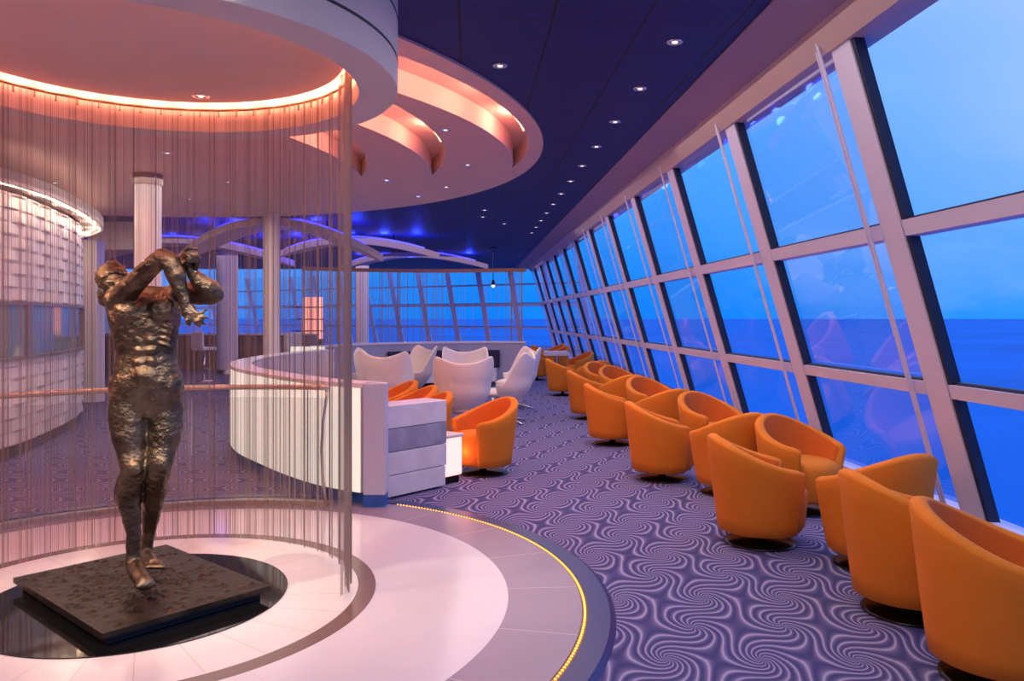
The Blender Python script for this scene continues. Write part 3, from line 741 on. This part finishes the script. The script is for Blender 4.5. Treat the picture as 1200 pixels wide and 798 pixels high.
# ================================================================ BALUSTRADE
bl = empty('glass_balustrade', (CX, CY, 0)); tag(bl, 'curved glass balustrade with a steel handrail behind the statue', 'balustrade')
BR = 2.18; aR = math.atan2(6.46-CY, -1.49-CX); aL = R(195)
b = MB(); N_ = 60; pts = [(BR*math.cos(aR+(aL-aR)*i/N_), BR*math.sin(aR+(aL-aR)*i/N_), .985) for i in range(N_+1)]; b.tube(pts, .022, 12); b.build('handrail', steel, bl, smooth=True)
b = MB(); b.lathe([(BR-.02, .02), (BR+.02, .02), (BR+.02, .06), (BR-.02, .06)], seg=60, a0=aR, a1=aL, close=True); b.build('base_channel', steel, bl)
npan = 4; da = (aL-aR)/npan
for i in range(npan):
    b = MB(); b.lathe([(BR-.006, .06), (BR+.006, .06), (BR+.006, .90), (BR-.006, .90)], seg=24, a0=aR+da*i+.006, a1=aR+da*(i+1)-.006, close=True); b.build('glass_panel', bglass, bl, smooth=False)
for i, f_ in enumerate((0.004, .415, .86)):
    a = aR+(aL-aR)*f_; ca, sa = math.cos(a), math.sin(a); b = MB()
    prof = [(BR, .975), (BR-.0, .90), (BR-.06, .72), (BR-.085, .5), (BR-.07, .3), (BR-.03, .12), (BR, .02)] if i != 1 else None
    if prof: b.tube([(r_*ca, r_*sa, z) for r_, z in prof], .013, 8); b.build('post', steel, bl, smooth=True)
# ================================================================ STRING CURTAIN
cu = empty('string_curtain', (CX, CY, 0)); tag(cu, 'sheer floor length curtain of fine metallic strings around the back of the statue', 'curtain')
TR = 1.155; c0_, c1_ = R(-2), R(212)
b = MB(); b.tube([((TR)*math.cos(c0_+(c1_-c0_)*i/90), TR*math.sin(c0_+(c1_-c0_)*i/90), 2.992) for i in range(91)], .010, 8); b.build('curtain_track', mat('track_metal', (.30, .16, .11), .4, .7), cu, smooth=True)
hk = MB(); hk.box((0, 0, -.012), (.012, .006, .03)); hk.ell((0, 0, -.03), (.008, .008, .008), seg=8, rings=6)
h0 = None
for i in range(34):
    a = c0_+(c1_-c0_)*(i+.5)/34
    if h0 is None: h0 = hk.build('hook', mat('track_metal', (.3, .16, .11)), cu); h = h0
    else: h = h0.copy(); COL.objects.link(h); h.parent = cu
    h.location = (TR*math.cos(a), TR*math.sin(a), 2.982); h.rotation_euler = (0, 0, a)
strm = mat('string_metal', (.33, .25, .23), .5, .3)
def strings(name, parent, fn, count, z1, z0f, rad=.0011):
    vs = []; fs = []
    for i in range(count):
        x, y, zl = fn(i/(count-1)); b0 = len(vs); r_ = rad*random.uniform(.7, 1.25)
        for z in (z1, zl):
            for k in range(3): a = 2*PI*k/3+i; vs.append((x+r_*math.cos(a), y+r_*math.sin(a), z))
        fs += [(b0+k, b0+(k+1) % 3, b0+3+(k+1) % 3, b0+3+k) for k in range(3)]
    o = mesh(name, vs, fs, strm, parent, False); return o
def cf(u):
    a = c0_+(c1_-c0_)*(u+.0022*math.sin(u*210)+.0012*math.sin(u*547+1)+random.uniform(-.0008, .0008))
    rr = TR-.02+.014*math.sin(a*47)+.006*math.sin(a*101)+random.uniform(-.004, .004); return rr*math.cos(a), rr*math.sin(a), .035+random.uniform(0, .01)
o = strings('strings', cu, cf, 1150, 2.985, None, .00085); o['kind'] = 'stuff'
# ================================================================ LOUNGE PARTITION WITH STRINGS
PT = spline([(-3.75, 15.0), (-3.1, 16.6), (-1.9, 17.6), (-.7, 18.0), (.38, 17.9)], 14); PTp = resample(PT, .08)
pt = empty('lounge_partition', (PTp[0].x, PTp[0].y, 0)); tag(pt, 'low grey blue curved partition wall behind the white wing chairs', 'partition')
po = -Vector((PTp[0].x, PTp[0].y, 0))
def pbuild(name, m, idx, o0, o1, z0, z1, parent=pt):
    b = MB(); ribbon(b, idx, o0, o1, z0, z1, PTp); b.v = [v+po for v in b.v]; return b.build(name, m, parent)
nP = len(PTp)
pbuild('panel', mat('grey_blue_panel', (.36, .36, .48), .4), range(nP), -.07, .07, 0, .99)
pbuild('cap', white, range(nP), -.09, .09, .99, 1.03)
b = MB(); b.box((-3.82, 14.85, .51), (.62, .10, 1.02)); o = b.build('light_wall', glow_white)
tag(o, 'short backlit white wall panel behind the curtain edge, left of the lounge', 'panel')
ba = empty('banquette', (PTp[0].x, PTp[0].y, 0)); tag(ba, 'long pale banquette seat running along the grey partition', 'bench')
pbuild('seat', cream, range(14, nP-8), .09, .54, .16, .44, ba); pbuild('plinth', blackm, range(16, nP-10), .10, .40, 0, .16, ba)
for k, (px, l) in enumerate(((464, 'dark navy back cushion on the banquette, left one'), (524, 'dark navy back cushion on the banquette, middle one'), (573, 'dark navy back cushion on the banquette, right one'))):
    i = min(range(nP), key=lambda q: abs(600+930*PTp[q].x/PTp[q].y-px)); nv = nrm(PTp, i)*.16; d = PTp[min(i+1, nP-1)]-PTp[i-1]
    b = MB(); b.box((0, 0, .20), (.56, .10, .40)); o = bev(b.build('back_cushion', navy), .03, 3); o.location = (PTp[i].x+nv.x, PTp[i].y+nv.y, .44); o.rotation_euler = (R(0), 0, math.atan2(d.y, d.x))
    tag(o, l, 'cushion', 'navy cushions on the banquette')
cu2 = empty('string_curtain', (PTp[0].x, PTp[0].y, 0)); tag(cu2, 'far curtain of fine strings hanging from a wooden rail above the grey partition', 'curtain')
RAIL = spline([(-4.6, 17.4), (-3.2, 18.0), (-1.8, 18.25), (-.6, 18.1), (.36, 17.9)], 12)
ro_ = Vector((PTp[0].x, PTp[0].y, 0))
b = MB(); RP = resample(RAIL, .1)
vsR = []
ribbon(b, range(len(RP)), -.03, .03, 2.60, 2.68, RP); b.v = [v-ro_ for v in b.v]; b.build('wooden_rail', mat('rail_wood', (.30, .12, .06), .5), cu2)
def rf(u):
    u2 = u
    q = u2*(len(RP)-1.001); i = int(q); p = RP[i].lerp(RP[i+1], q-i); return p.x-ro_.x, p.y-ro_.y, 1.02
us = [random.random()**1.7*.62 for _ in range(120)]+[random.uniform(.1, 1) for _ in range(70)]+[random.uniform(.93, .985) for _ in range(22)]
us.sort(); it = iter(us)
def rf2(u): return rf(min(.999, next(it)))
o = strings('strings', cu2, rf2, len(us), 2.62, None, .004); o['kind'] = 'stuff'
# ================================================================ FAR BAR
woodm = mat('bar_wood', (.26, .16, .13), .45, noise=(3, .15))
br = empty('bar_counter', (-9.2, 24.2, 0)); tag(br, 'long brown bar counter at the far end left of the lounge', 'bar')
b = MB(); b.box((0, 0, .52), (6.4, .6, 1.04)); bev(b.build('front', woodm, br), .01); b = MB(); b.box((0, -.03, 1.06), (6.5, .75, .05)); bev(b.build('countertop', white, br), .01)
sh = empty('bar_shelf', (-6.35, 25.2, 0)); tag(sh, 'backlit pink shelving unit behind the far bar', 'shelf')
b = MB(); b.box((0, .1, 1.55), (.62, .04, 1.35)); b.build('light_panel', mat('pink_shelf_glow', (1, .5, .4), .5, emit=(1.0, .30, .22), es=1.5), sh)
for z in (1.15, 1.52, 1.90):
    b = MB(); b.box((-.1, -.06, z), (.95, .3, .035)); b.build('shelf_board', mat('shelf_dark', (.06, .03, .04), .4), sh)
b = MB(); b.box((0, .05, .45), (.66, .4, .9)); b.build('cabinet', woodm, sh)
def stool_proto():
    r = empty('bar_stool'); b = MB(); b.box((0, 0, .80), (.44, .42, .08)); bev(b.build('seat', cream, r), .03, 3)
    b = MB(); b.box((0, .20, 1.02), (.44, .07, .40)); bev(b.build('backrest', cream, r), .03, 3)
    b = MB(); b.tube([(0, 0, .76), (0, 0, .03)], .025, 12); b.lathe([(.001, .035), (.05, .03), (.21, .015), (.21, 0)], seg=28); b.tube([(.02, 0, .3), (.13, -.1, .3), (.0, -.2, .3), (-.13, -.1, .3), (-.02, 0, .3)], .01, 6); b.build('pedestal', chrome, r, smooth=True)
    return r
st = stool_proto(); tag(st, 'cream bar stool with a square back, right of the slim pale column', 'bar stool', 'cream bar stools'); st.location = (-5.05, 18.6, 0); st.rotation_euler = (0, 0, R(170))
dup(st, (-7.6, 19.6, 0), R(150), 'cream bar stool left of the thick white column', 'cream bar stools')
dup(st, (-4.35, 16.3, 0), R(95), 'cream bar stool beside the curtain edge, seen side on', 'cream bar stools')
dup(st, (-11.4, 21.5, 0), R(170), 'far bar stool seen just left of the statue torso', 'cream bar stools')
# counter rail bracket
o = MB(); o.tube([(-3.62, 14.4, .80), (-3.30, 14.3, .80), (-3.22, 14.3, .74), (-3.22, 14.3, .0)], .03, 8); o = o.build('grab_rail', steel, smooth=True); tag(o, 'bent grey grab rail standing by the backlit wall panel', 'rail')
# pendants
def pendant(px, py0, zd, label):
    x = (px-600)/930*zd; r = empty('pendant_lamp', (x, zd, CEIL)); tag(r, label, 'lamp')
    b = MB(); b.lathe([(.001, 0), (.09, 0), (.09, -.03), (.001, -.03)], seg=20); b.build('canopy', blackm, r)
    zb_ = EYE+(373-py0)*zd/930-CEIL; b = MB(); b.tube([(0, 0, -.02), (0, 0, zb_+.1)], .012, 6); b.build('cord', blackm, r)
    b = MB(); b.lathe([(.03, zb_+.14), (.05, zb_+.06), (.05, zb_)], seg=14); b.build('socket', blackm, r); b = MB(); b.ell((0, 0, zb_), (.05, .05, .07), seg=14, rings=8); b.build('bulb', lamp_glow, r, smooth=True)
pendant(578, 334, 21, 'slender dark pendant lamp hanging in front of the far windows')
# ================================================================ SAIL CANOPIES
sail_m = mat('sail_fabric', (.62, .50, .52), .55)
def sail(cx, cy, r, a0, a1, wmax, z, label, lean=.0, skew=.0, arch=.34):
    s = empty('ceiling_sail', (cx, cy, 0)); tag(s, label, 'ceiling sail', 'curved ceiling sails'); N2 = 36
    top = []; vs = []
    for i in range(N2+1):
        u = i/N2; a = a0+(a1-a0)*u; wd = wmax*(math.sin(PI*min(.98, max(.02, u)))**.7)
        for rr, zz in ((r, 0), (r-wd, lean), (r-wd, lean+.07), (r, .14)):
            vs.append((rr*math.cos(a), rr*math.sin(a), z+zz+skew*(u-.5)+arch*math.sin(PI*u)-.5*arch))
    fs = [(i*4+j, (i+1)*4+j, (i+1)*4+(j+1) % 4, i*4+(j+1) % 4) for i in range(N2) for j in range(4)]+[(0, 1, 2, 3), tuple(N2*4+k for k in (3, 2, 1, 0))]
    mesh('sail', vs, fs, sail_m, s)
    b = MB()
    for u in (.25, .5, .75):
        a = a0+(a1-a0)*u; b.tube([((r-.2)*math.cos(a), (r-.2)*math.sin(a), z+.1+arch*math.sin(PI*u)-.5*arch), ((r-.2)*math.cos(a), (r-.2)*math.sin(a), CEIL)], .012, 6)
    b.build('hanger', blackm, s)
    b = MB(); N3 = 30; b.tube([((r-.10)*math.cos(a0+(a1-a0)*(.08+.84*i/N3)), (r-.10)*math.sin(a0+(a1-a0)*(.08+.84*i/N3)), z+.165+arch*math.sin(PI*(.08+.84*i/N3))-.5*arch) for i in range(N3+1)], .02, 6)
    b.build('light_tube', mat('blue_strip', (.1, .1, 1), .4, emit=(.03, .03, 1.0), es=4), s)
    for u in (.1, .3, .5, .7, .9):
        a = a0+(a1-a0)*u; point('sail_lamp', (cx+(r-.35)*math.cos(a), cy+(r-.35)*math.sin(a), min(CEIL-.12, z+.2+arch*(math.sin(PI*u)-.5))), 16, (.02, .05, 1.0), .10)
sail(-4.55, 17.7, 2.9, R(226), R(314), .85, 2.98, 'large arched ceiling sail edged in blue light behind the slim column', arch=.62)
sail(-7.6, 21.0, 3.6, R(225), R(315), .9, 2.98, 'arched ceiling sail left of the large one, beyond the thick white column', arch=.45)
sail(-3.35, 20.3, 3.0, R(225), R(305), .8, 3.03, 'pointed grey ceiling sail right of the curtain, nearest over the lounge', .05, arch=.30)
sail(-2.6, 26.0, 3.6, R(228), R(302), .8, 3.13, 'pointed ceiling sail farthest over the lounge, above the wooden rail', .03, arch=.32)

# ================================================================ PEDESTAL
pd = empty('statue_plinth', (CX, 4.37, 0), R(49)); tag(pd, 'low dark bronze rectangular plinth of stacked slabs under the statue', 'plinth')
pm = mat('dark_bronze_slab', (.035, .025, .018), .42, .75, noise=(14, .5), bump=.5, bscale=22)
navyslab = mat('dark_slab', (.012, .016, .03), .35, .3)
def slab_top():
    nx, ny = 70, 90; sx, sy = .87, 1.20; vs = []; fs = []
    rng = random.Random(3); bumps = [(rng.gauss(0, .19), rng.gauss(.02, .27), rng.uniform(.008, .022), rng.uniform(.003, .013)) for _ in range(620)]
    grid = [[0]*(ny+1) for _ in range(nx+1)]
    for (bx, by, br_, bh) in bumps:
        i0 = int((bx/sx+.5)*nx); j0 = int((by/sy+.5)*ny)
        for i in range(i0-2, i0+3):
            for j in range(j0-2, j0+3):
                if 2 <= i < nx-1 and 2 <= j < ny-1:
                    d2 = ((i/nx-.5)*sx-bx)**2+((j/ny-.5)*sy-by)**2; grid[i][j] = max(grid[i][j], bh*math.exp(-d2/(br_*br_)))
    for i in range(nx+1):
        for j in range(ny+1): vs.append(((i/nx-.5)*sx, (j/ny-.5)*sy, .1+grid[i][j]))
    q = ny+1; fs = [(i*q+j, (i+1)*q+j, (i+1)*q+j+1, i*q+j+1) for i in range(nx) for j in range(ny)]
    rimi = [i*q for i in range(nx+1)]+[nx*q+j for j in range(1, ny+1)]+[i*q+ny for i in range(nx-1, -1, -1)]+[j for j in range(ny-1, 0, -1)]
    b0 = len(vs); vs += [(vs[k][0], vs[k][1], .072) for k in rimi]; m_ = len(rimi)
    fs += [(rimi[k], rimi[(k+1) % m_], b0+(k+1) % m_, b0+k) for k in range(m_)]+[tuple(b0+k for k in range(m_))]
    return mesh('top_slab', vs, fs, pm, pd)
slab_top()
b = MB(); b.box((.0, .0, .056), (.80, 1.12, .026)); b.build('middle_slab', navyslab, pd); b = MB(); b.box((0, 0, .035), (.80, 1.12, .012)); b.build('lower_slab', navyslab, pd)
# ================================================================ STATUE
def sp(px, py, d=0.0):   # point on the figure seen at a photo position, at depth 4.27+d
    z = 4.27+d; return Vector(((px-600)/930*z, z, EYE+(373-py)*z/930))
S = MB(); SC = 218.
def limb(pts, seg=18):
    P = [sp(a, b_, d) for a, b_, d, r_ in pts]; Rr = [r_/SC for *_, r_ in pts]
    # refine
    PP = []; RR = []
    for i in range(len(P)-1):
        for j in range(5):
            t = j/5; p0 = P[max(0, i-1)]; p1 = P[i]; p2 = P[i+1]; p3 = P[min(len(P)-1, i+2)]
            PP.append(.5*((2*p1)+(-p0+p2)*t+(2*p0-5*p1+4*p2-p3)*t*t+(-p0+3*p1-3*p2+p3)*t**3)); RR.append(Rr[i]+(Rr[i+1]-Rr[i])*(t*t*(3-2*t)))
    PP.append(P[-1]); RR.append(Rr[-1]); S.tube(PP, RR, seg)
    S.ell(P[0], (Rr[0],)*3, seg=14, rings=8); S.ell(P[-1], (Rr[-1],)*3, seg=14, rings=8)
def blob(px, py, d, rx, ry, rz, tilt=0, yaw=0):   # rx across, rz up, ry depth, in photo pixels
    M = Matrix.Rotation(R(yaw), 3, 'Z') @ Matrix.Rotation(R(tilt), 3, 'Y'); S.ell(sp(px, py, d), (rx/SC, ry/SC, rz/SC), M, seg=24, rings=14)
# torso: stacked oval sections
def loft(secs, seg=36):
    vs = []; fs = []; n = len(secs)
    for (xl, xr, y, d, dep) in secs:
        c = sp((xl+xr)/2, y, d); hw = (xr-xl)/2/SC; hd = dep/SC
        for j in range(seg):
            a = 2*PI*j/seg; ca, sa = math.cos(a), math.sin(a)
            vs.append(c+Vector((hw*math.copysign(abs(ca)**.85, ca), hd*math.copysign(abs(sa)**.85, sa), 0)))
    fs = [(i*seg+j, i*seg+(j+1) % seg, (i+1)*seg+(j+1) % seg, (i+1)*seg+j) for i in range(n-1) for j in range(seg)]
    fs += [tuple(range(seg))[::-1], tuple(range((n-1)*seg, n*seg))]; S.add(vs, fs)
loft([(150, 196, 336, .06, 15), (137, 208, 345, .05, 21), (126, 212, 354, .03, 26), (128, 210, 368, .01, 28), (131, 208, 384, 0, 27), (136, 206, 400, 0, 24), (138, 205, 415, 0, 22), (136, 208, 430, .0, 23), (132, 212, 446, 0, 26), (130, 214, 462, .01, 27), (131, 213, 476, .02, 25), (140, 205, 488, .02, 20)])
# chest, ribs, belly
blob(150, 366, -.10, 17, 9, 15, 15); blob(189, 364, -.09, 16, 9, 15, -12)
for k in range(4): blob(143+k*1.5, 382+k*7, -.085, 11, 5, 2.6, -18); blob(195-k, 382+k*7, -.08, 9, 5, 2.6, 18)
for k in range(3): blob(164, 398+k*13, -.10, 6.5, 4, 5.5); blob(177, 398+k*13, -.10, 6.5, 4, 5.5)
blob(170, 441, -.085, 17, 10, 14); blob(140, 452, .0, 10, 18, 18); blob(205, 452, .0, 9, 18, 18)
blob(150, 468, .12, 19, 14, 20); blob(193, 468, .12, 19, 14, 20)
blob(174, 484, -.07, 5, 4, 7)
# near (weight) leg
limb([(152, 462, .0, 22), (152, 485, -.01, 23), (153, 510, -.03, 20.5), (155, 532, -.05, 16), (156, 550, -.07, 14.5), (152, 566, -.04, 14.5), (151, 582, -.01, 14.5), (154, 603, .0, 11), (157, 626, .0, 8.2), (156, 646, .0, 8.0), (156, 660, -.01, 8.5)])
blob(157, 549, -.12, 9, 6, 10); blob(143, 575, .03, 8, 10, 18, 5)
limb([(156, 658, .03, 9), (160, 668, -.06, 9.5), (166, 678, -.16, 9), (170, 684, -.23, 8)])
for k in range(5): limb([(161+k*4.3, 683-k*.4, -.22, 3.2), (162+k*4.6, 688-k*.8, -.27+k*.012, 2.9)], 8)
# rear leg
limb([(193, 462, .02, 20), (194, 485, .02, 20.5), (194, 508, .0, 18.5), (190, 530, -.03, 15.5), (187, 547, -.05, 14), (184, 563, .0, 13.5), (181, 582, .08, 13), (177, 604, .14, 10), (174, 625, .18, 7.5), (172, 642, .20, 7.4), (171, 651, .2, 7.5)])
blob(189, 546, -.09, 9, 6, 9)
limb([(170, 650, .22, 8), (174, 655, .10, 8), (179, 660, .02, 7)])
for k in range(5): limb([(173+k*3.6, 660, .03, 3), (175+k*4.2, 664.5, -.03, 2.8)], 8)
# neck, head thrown back
limb([(160, 342, .05, 15), (150, 334, .04, 12.5), (142, 330, .03, 13)])
blob(135, 331, .02, 17, 20, 22, -28); blob(143, 338, -.07, 9, 8, 11, -30)
blob(152, 344, -.10, 4, 4, 6, -45); blob(147, 349, -.09, 5, 4, 4)
# hair clumps are a part, built below
# near shoulder + arm over the face
blob(140, 352, -.03, 17, 18, 15); blob(203, 350, -.01, 12, 16, 13)
limb([(142, 350, -.05, 14), (150, 340, -.12, 13), (165, 325, -.20, 11.5), (180, 310, -.25, 10.5), (191, 302, -.27, 10)])
limb([(190, 301, -.27, 9.5), (198, 306, -.28, 10.5), (206, 322, -.28, 10.5), (211, 338, -.28, 8), (216, 352, -.28, 6), (218, 358, -.28, 6)])
blob(222, 365, -.28, 8, 5, 9, -35)
for k, (fx, fy, gx, gy, hx, hy) in enumerate([(226, 366, 236, 366, 244, 363), (228, 369, 238, 371, 246, 373), (227, 372, 236, 377, 243, 380), (224, 375, 231, 380, 237, 383), (219, 369, 219, 377, 225, 381)]):
    limb([(fx-3, fy-1, -.28, 3.0), (fx+2, fy, -.29, 2.5), (gx, gy, -.30, 2.3), (hx-2, hy, -.28, 1.9)], 8)
# far arm, elbow out to the right, fist raised
limb([(204, 346, .0, 13), (215, 343, -.04, 13), (230, 344, -.10, 13), (245, 345, -.15, 12), (252, 345, -.17, 10.5)])
limb([(252, 344, -.17, 10), (244, 338, -.19, 11.5), (234, 330, -.20, 10), (227, 322, -.20, 7.2), (224, 317, -.20, 6.8)])
blob(223, 307, -.20, 9.5, 7, 11, 5)
for k in range(4):
    y0 = 311-k*4.6; limb([(214, y0+2, -.21, 3.0), (215, y0-3, -.25, 2.9), (222, y0-5.5, -.27, 2.8), (230, y0-5, -.24, 2.6)], 8)
limb([(229, 313, -.22, 3.4), (233, 305, -.24, 3.1), (230, 299, -.26, 2.8)], 8)
body = S.build('bronze_statue', bronze)
rm = body.modifiers.new('remesh', 'REMESH'); rm.mode = 'VOXEL'; rm.voxel_size = .0075; rm.use_smooth_shade = True
sm_ = body.modifiers.new('smooth', 'SMOOTH'); sm_.iterations = 5; sm_.factor = .5
tx = bpy.data.textures.new('rough_clay', 'CLOUDS'); tx.noise_scale = .035; tx.noise_depth = 3
dp = body.modifiers.new('clay', 'DISPLACE'); dp.texture = tx; dp.strength = .008; dp.mid_level = .5
tx2 = bpy.data.textures.new('broad_clay', 'CLOUDS'); tx2.noise_scale = .10
dp = body.modifiers.new('muscle', 'DISPLACE'); dp.texture = tx2; dp.strength = .012; dp.mid_level = .5
tag(body, 'life size bronze nude statue with arms crossed over its thrown back head', 'statue')
S = MB(); rng = random.Random(5)
blob(133, 328, .03, 18, 21, 21, -28)
for k in range(60):
    a = rng.uniform(0, 2*PI); u = rng.uniform(-.3, 1); q = math.sqrt(max(0, 1-u*u))
    blob(132+16.5*math.cos(a)*q-3*u, 329-20*u, .03+.085*math.sin(a)*q, rng.uniform(3.5, 6), rng.uniform(4, 6), rng.uniform(2.5, 4), rng.uniform(-70, 70))
for k in range(24): blob(124+rng.uniform(-5, 5), 340+rng.uniform(-12, 17), .03+rng.uniform(-.06, .07), 5, 6, rng.uniform(4, 7), rng.uniform(-40, 40))
hair = S.build('hair', bronze, body); r2 = hair.modifiers.new('remesh', 'REMESH'); r2.mode = 'VOXEL'; r2.voxel_size = .007; r2.use_smooth_shade = True
dp = hair.modifiers.new('clay', 'DISPLACE'); dp.texture = tx; dp.strength = .005
